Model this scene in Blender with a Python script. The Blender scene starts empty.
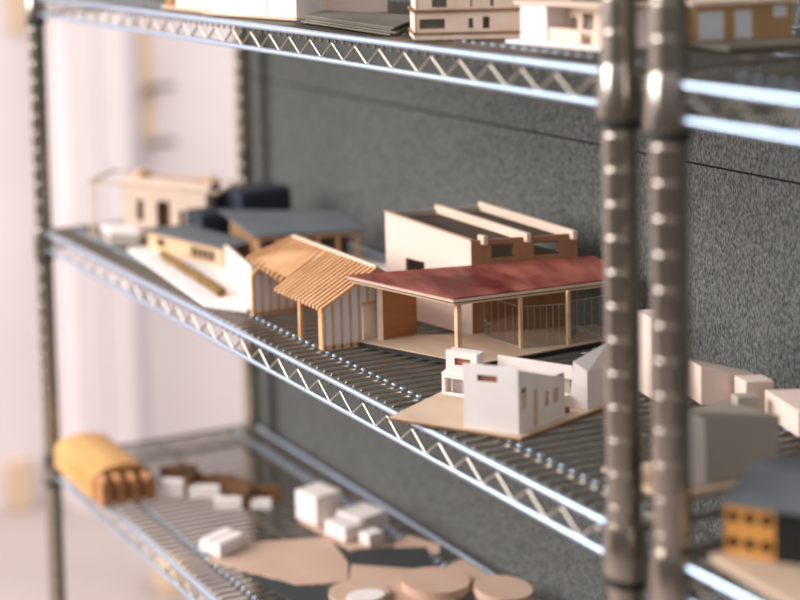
import bpy, bmesh, math, random
from mathutils import Vector, Matrix
random.seed(7)
C = bpy.context.scene.collection
PI = math.pi

# ------------------------------------------------------------------ camera, light, exposure
sc = bpy.context.scene
cam_d = bpy.data.cameras.new('camera'); cam = bpy.data.objects.new('camera', cam_d); C.objects.link(cam)
cam.location = (2.1248, -0.8151, 0.1468)
cam.rotation_euler = (1.502997, 0.04083, 1.252177)
cam_d.sensor_width = 36.0
cam_d.lens = 1.564868 / 0.8 * 36.0
cam_d.shift_x = (0.400 + 0.043484) / 0.8
cam_d.shift_y = (0.005077 - 0.300) / 0.8
cam_d.clip_start = 0.02
cam_d.dof.use_dof = True
cam_d.dof.focus_distance = 1.54
cam_d.dof.aperture_fstop = 2.3
sc.camera = cam

w = bpy.data.worlds.new('daylight'); sc.world = w; w.use_nodes = True
nt = w.node_tree; nt.nodes.clear()
wo = nt.nodes.new('ShaderNodeOutputWorld'); bg = nt.nodes.new('ShaderNodeBackground')
tc = nt.nodes.new('ShaderNodeTexCoord'); sx = nt.nodes.new('ShaderNodeSeparateXYZ'); cr = nt.nodes.new('ShaderNodeValToRGB')
mp = nt.nodes.new('ShaderNodeMapRange'); mp.inputs[1].default_value = -1; mp.inputs[2].default_value = 1
nt.links.new(tc.outputs['Generated'], sx.inputs[0]); nt.links.new(sx.outputs[2], mp.inputs[0]); nt.links.new(mp.outputs[0], cr.inputs[0])
e = cr.color_ramp.elements
e[0].position = 0.38; e[0].color = (0.13, 0.105, 0.09, 1)
e[1].position = 0.80; e[1].color = (1.0, 1.0, 1.03, 1)
m_ = e.new(0.5); m_.color = (0.22, 0.205, 0.20, 1)
nt.links.new(cr.outputs[0], bg.inputs[0]); bg.inputs[1].default_value = 0.80
nt.links.new(bg.outputs[0], wo.inputs[0])

def area(name, loc, target, sx_, sy_, power, col):
    d = bpy.data.lights.new(name, 'AREA'); d.shape = 'RECTANGLE'; d.size = sx_; d.size_y = sy_; d.energy = power; d.color = col
    o = bpy.data.objects.new(name, d); C.objects.link(o); o.location = loc
    o.rotation_euler = (Vector(target) - Vector(loc)).to_track_quat('-Z', 'Y').to_euler()
    return o
area('window_daylight', (-0.45, -2.75, 0.87), (0.5, 0.2, -0.5), 2.4, 1.8, 138, (1.0, 0.958, 0.94))
area('room_daylight', (-0.5, 2.3, 1.3), (-2.0, 1.0, -0.8), 1.8, 1.8, 40, (1.0, 0.955, 0.95))

sc.view_settings.view_transform = 'Standard'
sc.view_settings.look = 'None'
sc.view_settings.gamma = 1.0
sc.view_settings.use_curve_mapping = False
sc.view_settings.exposure = 0.38

# ------------------------------------------------------------------ materials
def lin(c): return tuple((x/255/12.92 if x/255 <= 0.04045 else ((x/255+0.055)/1.055)**2.4) for x in c) + (1,)
def mat(name, c, rough=0.7, metal=0.0, c2=None, scale=60, stretch=(1, 1, 1), detail=4, bump=0.0, lo=0.35, hi=0.65, spec=0.5):
    m = bpy.data.materials.new(name); m.use_nodes = True; n = m.node_tree; b = n.nodes['Principled BSDF']
    b.inputs['Base Color'].default_value = lin(c); b.inputs['Roughness'].default_value = rough; b.inputs['Metallic'].default_value = metal
    b.inputs['Specular IOR Level'].default_value = spec
    if c2 is not None:
        t = n.nodes.new('ShaderNodeTexCoord'); mpn = n.nodes.new('ShaderNodeMapping'); mpn.inputs['Scale'].default_value = stretch
        no = n.nodes.new('ShaderNodeTexNoise'); no.inputs['Scale'].default_value = scale; no.inputs['Detail'].default_value = detail
        r = n.nodes.new('ShaderNodeValToRGB'); r.color_ramp.elements[0].position = lo; r.color_ramp.elements[1].position = hi
        r.color_ramp.elements[0].color = lin(c); r.color_ramp.elements[1].color = lin(c2)
        n.links.new(t.outputs['Object'], mpn.inputs[0]); n.links.new(mpn.outputs[0], no.inputs['Vector'])
        n.links.new(no.outputs[0], r.inputs[0]); n.links.new(r.outputs[0], b.inputs['Base Color'])
        if bump:
            bp = n.nodes.new('ShaderNodeBump'); bp.inputs['Strength'].default_value = bump; bp.inputs['Distance'].default_value = 0.002
            n.links.new(no.outputs[0], bp.inputs['Height']); n.links.new(bp.outputs[0], b.inputs['Normal'])
    return m
M = dict(
    chrome=mat('sky_tinted_chrome', (192, 214, 236), 0.28, 1.0),  # blue of the reflected sky is put into the base colour
    wire=mat('dim_reflection_wire', (158, 152, 142), 0.42, 1.0),  # darker copy of the metal, dark reflections put into its colour
    post=mat('post_chrome', (172, 164, 154), 0.2, 1.0),
    clip=mat('black_plastic', (22, 30, 30), 0.45),
    felt=mat('grey_felt', (52, 54, 53), 0.95, c2=(114, 115, 112), scale=420, stretch=(1.3, 1, 0.55), bump=0.5, lo=0.3, hi=0.7, spec=0.15),
    felt_gap=mat('felt_gap', (18, 18, 18), 1.0),
    white_wall=mat('white_wall', (232, 222, 222), 0.9, c2=(224, 212, 213), scale=1.5),
    floor=mat('pale_floor', (168, 154, 149), 0.8, c2=(178, 164, 159), scale=2),
    mauve=mat('mauve_panel', (205, 196, 200), 0.8),
    tan=mat('tan_board', (222, 196, 166), 0.8, c2=(210, 180, 148), scale=12, stretch=(1, 1, .2)),
    card=mat('white_card', (240, 232, 228), 0.85, c2=(232, 222, 218), scale=30, spec=0.2),
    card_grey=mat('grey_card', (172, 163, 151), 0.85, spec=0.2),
    slot=mat('brown_slot_card', (150, 92, 76), 0.8),
    bass=mat('basswood', (220, 186, 150), 0.65, c2=(204, 166, 128), scale=60, stretch=(.15, 1, 1)),
    basslit=mat('pale_basswood', (234, 210, 192), 0.7, c2=(224, 196, 174), scale=60, stretch=(.15, 1, 1)),
    pinkcard=mat('pinkish_card', (230, 208, 196), 0.85, spec=.2),
    ply=mat('plywood', (212, 186, 162), 0.7, c2=(198, 170, 144), scale=40, stretch=(.3, 1, 1)),
    edge=mat('burnt_plywood_edge', (140, 98, 58), 0.8, c2=(104, 70, 40), scale=50),
    slat=mat('slat_wood', (216, 170, 126), 0.65, c2=(196, 146, 100), scale=50, stretch=(1, .2, 1)),
    brown=mat('brown_veneer', (186, 130, 84), 0.6, c2=(158, 104, 62), scale=45, stretch=(1, .15, 1.5)),
    wall_brown=mat('facade_veneer', (178, 134, 100), 0.55, c2=(154, 112, 80), scale=45, stretch=(1, 1, .2)),
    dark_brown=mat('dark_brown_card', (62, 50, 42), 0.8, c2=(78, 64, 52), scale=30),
    black=mat('black_card', (24, 24, 26), 0.7),
    red=mat('rusty_red_roof', (110, 42, 38), 0.45, c2=(198, 118, 102), scale=20, stretch=(.8, 1.3, 1), detail=5, bump=.1, lo=.38, hi=.72),
    greyroof=mat('slate_grey_card', (92, 97, 101), 0.7, c2=(104, 108, 112), scale=20),
    navy=mat('navy_foam', (34, 42, 54), 0.7, c2=(40, 48, 60), scale=20),
    canopy=mat('grey_tan_card', (186, 160, 140), 0.8),
    gold=mat('golden_wood', (214, 166, 104), 0.6, c2=(190, 134, 72), scale=25, stretch=(.2, 1, 1)),
    hedge=mat('hedge_brown', (148, 112, 62), 0.95, c2=(92, 72, 34), scale=160, bump=.8),
    rust=mat('rust_brown_card', (112, 76, 44), 0.85, c2=(84, 56, 34), scale=60),
    sheet=mat('tan_card_sheet', (206, 176, 156), 0.85, c2=(198, 166, 146), scale=15, spec=.2),
    darksheet=mat('dark_grey_sheet', (66, 68, 70), 0.85, spec=.2),
    board=mat('grey_board', (120, 112, 100), 0.85, c2=(92, 86, 76), scale=12),
    ochre=mat('ochre_wood', (184, 146, 100), 0.65, c2=(170, 132, 88), scale=40, stretch=(1, 1, .3)),
    bluewhite=mat('cool_white_card', (216, 216, 222), 0.7),
    holewood=mat('amber_wood', (224, 160, 82), 0.6, c2=(208, 142, 66), scale=30),
)
g = bpy.data.materials.new('clear_acrylic'); g.use_nodes = True
gn = g.node_tree; gn.nodes.clear(); go = gn.nodes.new('ShaderNodeOutputMaterial'); mx = gn.nodes.new('ShaderNodeMixShader')
tr = gn.nodes.new('ShaderNodeBsdfTransparent'); gl = gn.nodes.new('ShaderNodeBsdfGlossy'); gl.inputs['Roughness'].default_value = 0.06
fr = gn.nodes.new('ShaderNodeFresnel'); fr.inputs[0].default_value = 1.45; tr.inputs[0].default_value = (.93, .93, .92, 1)
mu = gn.nodes.new('ShaderNodeMath'); mu.operation = 'MULTIPLY'; mu.inputs[1].default_value = 0.3; mu.use_clamp = True
gn.links.new(fr.outputs[0], mu.inputs[0]); gn.links.new(mu.outputs[0], mx.inputs[0]); gn.links.new(tr.outputs[0], mx.inputs[1]); gn.links.new(gl.outputs[0], mx.inputs[2]); gn.links.new(mx.outputs[0], go.inputs[0])
M['acrylic'] = g
M['scored'] = mat('scored_acrylic_line', (150, 148, 142), 0.4)

# ------------------------------------------------------------------ mesh helpers
class MB:
    """collects shapes; build() links them as one mesh object"""
    def __init__(s): s.bm = bmesh.new()
    def face(s, vs):
        try: s.bm.faces.new(vs)
        except ValueError: pass
    def hexa(s, b, t):
        """b, t: four bottom and four top points in the same order"""
        B = [s.bm.verts.new(p) for p in b]; T = [s.bm.verts.new(p) for p in t]; n = len(B)
        s.face(B[::-1]); s.face(T)
        for i in range(n): s.face([B[i], B[(i+1) % n], T[(i+1) % n], T[i]])
        return s
    def prism(s, pts, z0, z1):
        return s.hexa([(x, y, z0) for x, y in pts], [(x, y, z1) for x, y in pts])
    def box(s, x0, x1, y0, y1, z0, z1):
        return s.prism([(x0, y0), (x1, y0), (x1, y1), (x0, y1)], z0, z1)
    def slab(s, pts3, th):
        return s.hexa([(x, y, z-th) for x, y, z in pts3], [(x, y, z) for x, y, z in pts3])
    def bar(s, a, b, r, n=8, r2=None):
        a, b = Vector(a), Vector(b); d = (b-a).normalized(); u = d.orthogonal().normalized(); v = d.cross(u)
        r2 = r if r2 is None else r2
        A = [s.bm.verts.new(a + r*(u*math.cos(t)+v*math.sin(t))) for t in [2*PI*i/n for i in range(n)]]
        B = [s.bm.verts.new(b + r2*(u*math.cos(t)+v*math.sin(t))) for t in [2*PI*i/n for i in range(n)]]
        s.face(A[::-1]); s.face(B)
        for i in range(n): s.face([A[i], A[(i+1) % n], B[(i+1) % n], B[i]])
        return s
    def tube(s, pts, r, n=8):
        pts = [Vector(p) for p in pts]; rings = []
        u = None
        for i, p in enumerate(pts):
            d = (pts[min(i+1, len(pts)-1)] - pts[max(i-1, 0)]).normalized()
            if u is None: u = d.orthogonal().normalized()
            u = (u - d*u.dot(d)).normalized(); v = d.cross(u)
            rings.append([s.bm.verts.new(p + r*(u*math.cos(t)+v*math.sin(t))) for t in [2*PI*k/n for k in range(n)]])
        s.face(rings[0][::-1]); s.face(rings[-1])
        for a, b in zip(rings, rings[1:]):
            for k in range(n): s.face([a[k], a[(k+1) % n], b[(k+1) % n], b[k]])
        return s
    def lathe(s, a, prof, d=(0, 0, 1), n=24):
        a = Vector(a); d = Vector(d).normalized(); u = d.orthogonal().normalized(); v = d.cross(u); rings = []
        for h, r in prof:
            rings.append([s.bm.verts.new(a + d*h + r*(u*math.cos(t)+v*math.sin(t))) for t in [2*PI*k/n for k in range(n)]])
        s.face(rings[0][::-1]); s.face(rings[-1])
        for p, q in zip(rings, rings[1:]):
            for k in range(n): s.face([p[k], p[(k+1) % n], q[(k+1) % n], q[k]])
        return s
    def wall(s, p0, p1, th, z0, za, zb=None, holes=()):
        """upright wall from p0 to p1 (its seen face), thickness to the left; top slopes za -> zb; holes (s0, s1, h0, h1)"""
        zb = za if zb is None else zb
        p0, p1 = Vector(p0), Vector(p1); L = (p1-p0).length; d = (p1-p0)/L; nn = Vector((-d.y, d.x))*th
        ss = sorted({0, L, *[h[0] for h in holes], *[h[1] for h in holes]}); hh = sorted({z0, *[h[2] for h in holes], *[h[3] for h in holes]})
        top = lambda t: za + (zb-za)*t/L
        for a, b in zip(ss, ss[1:]):
            for i, c in enumerate(hh):
                last = i == len(hh)-1
                m = (a+b)/2; cm = c+1e-5
                if any(h[0] < m < h[1] and h[2] <= cm < h[3] for h in holes): continue
                ta, tb = (top(a), top(b)) if last else (hh[i+1], hh[i+1])
                A, Bp = p0+d*a, p0+d*b
                s.hexa([(A.x, A.y, c), (Bp.x, Bp.y, c), (Bp.x+nn.x, Bp.y+nn.y, c), (A.x+nn.x, A.y+nn.y, c)],
                       [(A.x, A.y, ta), (Bp.x, Bp.y, tb), (Bp.x+nn.x, Bp.y+nn.y, tb), (A.x+nn.x, A.y+nn.y, ta)])
        return s
    def build(s, name, m, parent=None, smooth=False, base=None, bevel=0):
        off = Vector((0, 0, 0)); p = parent
        while p is not None: off += Vector(p.location); p = p.parent
        if base is not None: off = Vector(base)
        for v in s.bm.verts: v.co -= off
        bmesh.ops.recalc_face_normals(s.bm, faces=s.bm.faces[:])
        me = bpy.data.meshes.new(name); s.bm.to_mesh(me); s.bm.free()
        me.materials.append(M[m])
        if smooth:
            for f in me.polygons: f.use_smooth = True
            me.set_sharp_from_angle(angle=math.radians(40))
        o = bpy.data.objects.new(name, me); C.objects.link(o)
        if parent is not None: o.parent = parent
        if base is not None: o.location = base
        if bevel:
            b = o.modifiers.new('bevel', 'BEVEL'); b.width = bevel; b.segments = 2; b.limit_method = 'ANGLE'
        return o
def tag(o, label, cat, group=None, kind=None):
    o['label'] = label; o['category'] = cat
    if group: o['group'] = group
    if kind: o['kind'] = kind
    return o
def thing(name, label, cat, loc, group=None):
    o = bpy.data.objects.new(name, None); C.objects.link(o); o.location = loc; o.empty_display_size = 0.02
    return tag(o, label, cat, group)
def struct(o): o['kind'] = 'structure'; return o

D = 0.3343; ZT = 0.0; ZM = -0.3456; ZB = -0.6852; L = 1.19; H = 0.0252; FLOOR = -1.6
TOPW = 0.0040     # top of the deck wires above the shelf level

# ------------------------------------------------------------------ the room
struct(MB().box(-2.1, 4.2, -4.0, 4.6, FLOOR-0.05, FLOOR).build('floor', 'floor'))
struct(MB().box(-2.1, -2.0, -4.0, 4.6, FLOOR, 2.2).build('wall_left', 'white_wall'))
# felt covered partition behind the shelving: two panels with a dark seam
b = MB(); b.box(-0.082, 4.2, 0.366, 0.41, FLOOR, -0.1495); b.box(-0.078, 4.2, 0.366, 0.41, -0.1472, 1.3)
wb = struct(b.build('wall_back', 'felt'))
struct(MB().box(-0.07, 4.15, 0.368, 0.405, -0.1496, -0.1471).build('trim_1', 'felt_gap'))
struct(MB().box(-0.0845, -0.0825, 0.364, 0.412, FLOOR, 1.3).build('trim_2', 'tan'))

# blurred things at the far side of the room
def wallbox(name, mname, y0, y1, z0, z1, d0, d1, label, cat, group=None):
    return tag(MB().box(-2+d0, -2+d1, y0, y1, z0, z1).build(name, mname, base=(-2+(d0+d1)/2, (y0+y1)/2, z0), bevel=0.004), label, cat, group)

wallbox('mauve_panel', 'mauve', 1.0, 1.058, -1.5, -.17, 0, .05, 'narrow mauve grey upright panel in the blurred white room', 'panel')
t = thing('picture_ledge', 'blurred tan upright board with a small dark ledge on the white wall', 'board', (-1.98, 1.1, -.65))
MB().box(-1.998, -1.96, 1.062, 1.105, -.57, -.245).build('upright_board', 'tan', t)
MB().box(-1.96, -1.93, 1.08, 1.16, -.425, -.410).build('ledge', 'board', t)
MB().box(-1.96, -1.93, 1.08, 1.16, -.585, -.5705).build('ledge', 'board', t)
t = thing('white_cabinet', 'tall plain white cabinet beside the mauve panel in the blurred room', 'cabinet', (-1.9, .85, FLOOR))
MB().box(-1.999, -1.88, .80, .985, FLOOR, .9).build('body', 'white_wall', t)
for k in range(2): MB().box(-1.88, -1.868, .803+.092*k, .891+.092*k, FLOOR+.05, .88).build('door', 'white_wall', t, bevel=.002)
wallbox('tan_board', 'tan', .625, .69, -1.599, -1.455, 0, .03, 'blurred tan board low on the white wall, lower left corner', 'board')
wallbox('brown_box', 'tan', .79, .85, FLOOR+.001, -1.52, .62, .70, 'small blurred brown box on the pale floor behind the left front post', 'box')
wallbox('tan_picture', 'tan', .685, .735, -.235, .0, 0, .02, 'small blurred tan picture high on the white wall, upper left corner', 'picture')

# ------------------------------------------------------------------ wire shelving
def post(x, y, tx, ty, label, z0=FLOOR, z1=0.35, group='posts of the wire shelving'):
    """tx, ty: lean of the post per metre"""
    t = thing('shelf_post', label, 'post', (x+tx*z0, y+ty*z0, z0), group)
    d = Vector((tx, ty, 1)).normalized(); prof = []; n = int((z1-z0-0.03)/0.0254); R = 0.0127
    prof.append((0.02, R))
    for k in range(n):
        h = 0.03+k*0.0254
        prof += [(h-.0012, R), (h-.0003, R), (h, R), (h+0.0005, R-0.0002), (h+0.0010, R-0.0004), (h+0.0018, R-0.0004), (h+0.0023, R-0.0002), (h+0.0028, R), (h+.0031, R), (h+.0040, R)]
    prof.append((z1-z0, R))
    MB().lathe((x+tx*z0, y+ty*z0, z0), prof, d).build('tube', 'post', t, smooth=True)
    MB().lathe((x+tx*z0, y+ty*z0, z0), [(0, .014), (.004, .018), (.014, .018), (.02, .0105), (.03, .0105)], d).build('levelling_foot', 'clip', t, smooth=True)
    MB().lathe((x+tx*z1, y+ty*z1, z1), [(0, .0132), (.002, .0132), (.004, .011)], d).build('cap', 'clip', t, smooth=True)
    return t

def zigzag(mb, a, b, zt, zb_, r, phase, pitch):
    a, b = Vector(a), Vector(b); Lh = (b-a).length; d = (b-a)/Lh; pts = []; s = phase; up = True
    pts = [a + Vector((0, 0, zb_)) + d*0.0]
    while s < Lh:
        c = a + d*s
        if s > 0.002:
            pts += [c - d*0.0018 + Vector((0, 0, (zt if up else zb_) + (-.0012 if up else .0012))), c + Vector((0, 0, zt if up else zb_)),
                    c + d*0.0018 + Vector((0, 0, (zt if up else zb_) + (-.0012 if up else .0012)))]
        up = not up; s += pitch/2
    mb.tube(pts, r, 6)

def shelf(ox, oy, z, Lx, Dy, label, phase=0.0):
    t = thing('wire_shelf', label, 'shelf', (ox, oy, z), 'wire shelves of the racks')
    r = 0.0032; e = 0.011
    P = [(ox+e, oy), (ox+Lx-e, oy), (ox+Lx-e, oy+Dy), (ox+e, oy+Dy)]
    sides = [('front', (ox+e, oy), (ox+Lx-e, oy)), ('rear', (ox+e, oy+Dy), (ox+Lx-e, oy+Dy)), ('left', (ox, oy+e), (ox, oy+Dy-e)), ('right', (ox+Lx, oy+e), (ox+Lx, oy+Dy-e))]
    pitch = 1.19/29.6
    for nm, p, q in sides:
        rm = 'chrome' if nm in ('front', 'rear') else 'wire'  # side rails get the darker copy, their dimmer reflections coloured in
        MB().bar((*p, z-.0008), (*q, z-.0008), r, 12).build('upper_rail', rm, t, smooth=True)
        MB().bar((*p, z-H), (*q, z-H), r*0.92, 12).build('lower_rail', rm, t, smooth=True)
        m = MB(); zigzag(m, (*p, z), (*q, z), -0.0078, -H+0.002, 0.00125, phase if nm in ('front', 'rear') else pitch*.4, pitch)
        m.build('zigzag_wire', 'wire', t, smooth=True)
    m = MB(); wp = pitch/3; n = int((Lx-0.03)/wp)
    for k in range(n):
        x = ox + (phase % wp) + 0.012 + k*wp
        yo = 0.0035
        m.tube([(x, oy+yo, z-.0085), (x, oy+yo, z-.002), (x, oy+yo+.0025, z+.0008), (x, oy+Dy/2, z+.0008), (x, oy+Dy-yo-.0025, z+.0008), (x, oy+Dy-yo, z-.002), (x, oy+Dy-yo, z-.0085)], 0.0016, 6)
    m.build('deck_wires', 'wire', t, smooth=True)
    for yy in (0.043, Dy/2, Dy-0.043):
        m = MB(); m.bar((ox, oy+yy, z-.0032), (ox+Lx, oy+yy, z-.0032), 0.0026, 8)
        m.build('support_rod', 'wire', t, smooth=True); m = MB()
        if yy == Dy/2: m.bm.free(); continue
        for k in range(n):
            x = ox + (phase % wp) + 0.012 + k*wp
            m.lathe((x, oy+yy-.0030, z+.0010), [(0, .0008), (.0008, .0021), (.0022, .0027), (.0038, .0027), (.0052, .0021), (.0060, .0008)], (0, 1, 0), 10)
        m.build('glint_beads', 'chrome', t, smooth=True)  # chrome beads added at the wire crossings to imitate bright glints
    for cx in (ox, ox+Lx):
        for cy in (oy, oy+Dy):
            s_ = MB().lathe((cx, cy, z-.033), [(0, .0158), (.003, .0162), (.036, .0146), (.039, .0138)]).build('corner_collar', 'post', t, smooth=True)
            MB().lathe((cx, cy, z-.041), [(0, .0146), (.0078, .0152)]).build('split_sleeve', 'clip', t, smooth=True)
    return t

post(0.0, 0.0, 0.0, 0.0, 'front post at the far left end of the wire rack, beside the white room')
post(L, 0.0, 0.0, 0.0, 'left of the two close grooved chrome posts in front of the shelves')
post(0.0, D, 0.0, 0.0, 'dark rear post at the left edge of the grey felt panel')
post(L, D, 0.0, 0.0, 'rear post at the near end of the first wire rack')
X2, Y2 = 1.2465, -0.0075
post(X2, Y2, 0.012, -0.008, 'right of the two close grooved chrome posts, start of the second rack')
post(X2, Y2+D, 0.0, 0.0, 'rear post at the near end of the second wire rack')
PH = 0.618278 - 0.0
ph = (0.618278 - 0.011) % (1.19/29.6)
half = 1.19/29.6/2
# phase such that a bottom bend falls on x = .618
phs = (ph + half) % (1.19/29.6)
shelf(0, 0, ZT, L, D, 'top wire shelf of the long rack, zigzag truss along its edge', phs)
shelf(0, 0, ZM, L, D, 'middle wire shelf of the long rack, carrying the red roofed model', phs)
shelf(0, 0, ZB, L, D, 'bottom wire shelf of the long rack, carrying tan card sheets', phs)
shelf(X2, Y2, ZT-.001, L, D, 'top wire shelf of the near rack at the upper right edge', .01)
shelf(X2, Y2, ZM+.002, L, D, 'middle wire shelf of the near rack under the dark roofed wooden house', .01)

#MODELS
# ------------------------------------------------------------------ middle shelf models
def dirv(a): a = math.radians(a); return Vector((math.cos(a), math.sin(a)))
Z = ZM + TOPW

# --- slatted gable hut
t = thing('slatted_hut_model', 'small wooden gable hut model with a roof of thin parallel slats and striped walls', 'architectural model', (0.63, 0.10, Z), 'architectural models on the middle shelf')
x0, x1, yf, yr, yb = 0.553, 0.703, 0.037, 0.100, 0.150
he, hr = 0.0505, 0.083
def striped_wall(x, ya, yb_, parent, door=None, n=6, th=0.0022):
    # panel, seen face +x, studs proud of it
    hz = lambda y: (he + (hr-he)*(y-yf)/(yr-yf)) if y < yr else (hr - (hr-he)*(y-yr)/(yb-yr))
    f = MB()
    ys = [ya + (yb_-ya)*k/n for k in range(n+1)]
    for k, y in enumerate(ys):
        w_ = 0.0024 if k not in (0, n) else 0.0034
        if door and door[0]+.001 < y < door[1]-.001:
            f.box(x, x+0.004, y-w_/2, y+w_/2, Z+door[2], Z+hz(y)-0.004)
        else:
            f.box(x, x+0.004, y-w_/2, y+w_/2, Z, Z+hz(y)-0.004)
    segs = [(ya, yb_)] if not door else [(ya, door[0]), (door[1], yb_)]
    for a, b_ in segs:
        if b_ > a: f.box(x, x+0.004, a, b_, Z, Z+0.004)
    if door: f.box(x, x+0.0042, door[0], door[1], Z+door[2], Z+door[2]+0.003)
    for a, b_ in ((ya, min(yr, yb_)), (yr, yb_)):
        if b_ > a+.001:
            f.hexa([(x, a, Z+hz(a)-.005), (x+.0045, a, Z+hz(a)-.005), (x+.0045, b_, Z+hz(b_)-.005), (x, b_, Z+hz(b_)-.005)],
                   [(x, a, Z+hz(a)-.0008), (x+.0045, a, Z+hz(a)-.0008), (x+.0045, b_, Z+hz(b_)-.0008), (x, b_, Z+hz(b_)-.0008)])
    f.build('wall_studs', 'slat', parent)
    p = MB(); cuts = [ya] + ([door[0], door[1]] if door else []) + ([yr] if yb_ > yr else []) + [yb_]; cuts = sorted(set(cuts))
    for a, b_ in zip(cuts, cuts[1:]):
        zb_ = Z + (door[2] if door and door[0] <= (a+b_)/2 <= door[1] else 0.0005)
        p.hexa([(x+.0012, a, zb_), (x+.0024, a, zb_), (x+.0024, b_, zb_), (x+.0012, b_, zb_)],
               [(x+.0012, a, Z+hz(a)-.004), (x+.0024, a, Z+hz(a)-.004), (x+.0024, b_, Z+hz(b_)-.004), (x+.0012, b_, Z+hz(b_)-.004)])
    p.build('white_infill_panel', 'bluewhite', parent)
striped_wall(x1, yf+.002, yb-.004, t, door=(0.086, 0.112, 0.0425), n=10)
striped_wall(x0, yf+.002, yb-.004, t, n=10)
MB().box(x1-.002, x1+.0012, 0.0875, 0.1108, Z+.001, Z+.0415).build('door', 'basslit', t)
MB().box(x0+.002, x1-.002, yb-.006, yb-.003, Z, Z+.048).build('rear_wall', 'slat', t)
for px in (0.655,):
    MB().box(px-.002, px+.002, 0.0395, 0.0435, Z, Z+.045).build('porch_post', 'slat', t)
MB().box(x1-.0035, x1+.003, yf-.0005, yf+.004, Z, Z+.050).build('corner_post', 'slat', t)
# roof: slats running from ridge to eave; the left bay has a shorter, flatter eave
m = MB(); m2 = MB(); ns = 25
xa, xb = x0-.010, x1+.010
for k in range(ns):
    u = k/(ns-1); x = xa + (xb-xa)*u
    left = u < 0.42
    ye = yf+.0 if left else yf-.006
    ze = Z+he+.0185 if left and u < .02 else Z+he-.001
    # the eave steps down gradually towards the right
    lift = max(0.0, 1-u/0.42)*0.018
    ze = Z+he-.003+lift; 
    if left: ye = yf+.002+.012*(u/0.42)
    zr = Z+hr+.001
    wd = .0036
    for (mb, y_e, z_e) in ((m, ye, ze), (m2, yb+.006, Z+he-.002)):
        mb.hexa([(x-wd/2, yr, zr-.0035), (x+wd/2, yr, zr-.0035), (x+wd/2, y_e, z_e-.0035), (x-wd/2, y_e, z_e-.0035)],
                [(x-wd/2, yr, zr), (x+wd/2, yr, zr), (x+wd/2, y_e, z_e), (x-wd/2, y_e, z_e)])
m.build('front_roof_slats', 'slat', t); m2.build('rear_roof_slats', 'slat', t)
MB().slab([(xa, yr-.002, Z+hr+.002), (xb, yr-.002, Z+hr+.002), (xb, yr+.002, Z+hr+.002), (xa, yr+.002, Z+hr+.002)], .003).build('ridge_beam', 'basslit', t)
m = MB()
nn_ = 6
for k in range(nn_):
    f0, f1 = .0+.98*k/nn_, .98*(k+1)/nn_
    f0 += .04
    def P(u, f):
        x = xa+(xb-xa)*u; left = u < .42
        lift = max(0.0, 1-u/0.42)*0.018; ze = Z+he-.003+lift; ye = (yf+.002+.012*(u/0.42)) if left else yf-.006
        return (x, yr+(ye-yr)*f, Z+hr+.001+(ze-Z-hr-.001)*f-.0036)
    f1 = f0+.10
    for ua, ub in ((0.0, .2), (.2, .4)):
        m.slab([P(ua, f0), P(ub, f0), P(ub, f1), P(ua, f1)], .0012)
m.build('roof_battens', 'slat', t)
MB().slab([(xa, yr-.003, Z+hr-.003), (xa+.065, yr-.003, Z+hr-.003), (xa+.065, yf+.016, Z+he+.004), (xa, yf+.004, Z+he+.0135)], .0008).build('roof_lining', 'slat', t)

# --- red roofed pavilion with glass room
t = thing('red_roof_pavilion_model', 'pavilion model with a rusty red sloping roof on thin posts and clear glass walls', 'architectural model', (0.77, 0.17, Z), 'architectural models on the middle shelf')
MB().prism([(.7065, .0795), (.8265, .1385), (.812, .335), (.7655, .335), (.7375, .198), (.7165, .150)], Z+.0040, Z+.0052).build('base_board', 'ply', t)
MB().prism([(.7080, .0780), (.8290, .1375), (.8135, .337), (.7660, .337), (.7395, .200), (.7170, .150)], Z, Z+.0039).build('black_underlay', 'black', t)
zr = Z-.0040
R4 = [(.7129, .0641, zr+.083), (.8012, .1306, zr+.0705), (.8080, .3440, zr+.070), (.7605, .3380, zr+.083)]
MB().slab(R4, .0014).build('roof_sheet', 'red', t)
def inset(q, a):
    c = Vector(((q[0][0]+q[1][0]+q[2][0]+q[3][0])/4, (q[0][1]+q[1][1]+q[2][1]+q[3][1])/4, 0)); out = []
    for p in q:
        v = Vector(p); d = (c-v); d.z = 0; d.normalize(); out.append(tuple(v+d*a))
    return out
MB().slab([(x, y, z-.0015) for x, y, z in inset(R4, .0004)], .0030).build('upper_fascia', 'basslit', t)
MB().slab([(x, y, z-.0046) for x, y, z in inset(R4, .0012)], .0009).build('dark_joint', 'dark_brown', t)
MB().slab([(x, y, z-.0056) for x, y, z in inset(R4, .0022)], .0022).build('lower_fascia', 'bass', t)
for (px, py) in ((.7955, .1400), (.8015, .2110), (.8125, .2610)):
    # underside of the roof above the post
    zt = zr+.083 - (px-.7129-(py-.064)*.17)*.14
    zt = min(zt, zr+.083)-.0082
    pw = .0026 if py < .2 else .0016
    MB().box(px-pw, px+pw, py-pw, py+pw, Z+.0052, max(zt, zr+.0622)).build('roof_post', 'bass', t)
MB().wall((.7165, .1035), (.7100, .1500), .003, Z+.0052, zr+.0735, zr+.0740).build('timber_screen', 'brown', t)
MB().wall((.7135, .0990), (.7175, .1030), .0024, Z+.0052, zr+.0735, zr+.0735).build('narrow_wall_panel', 'basslit', t)
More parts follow.
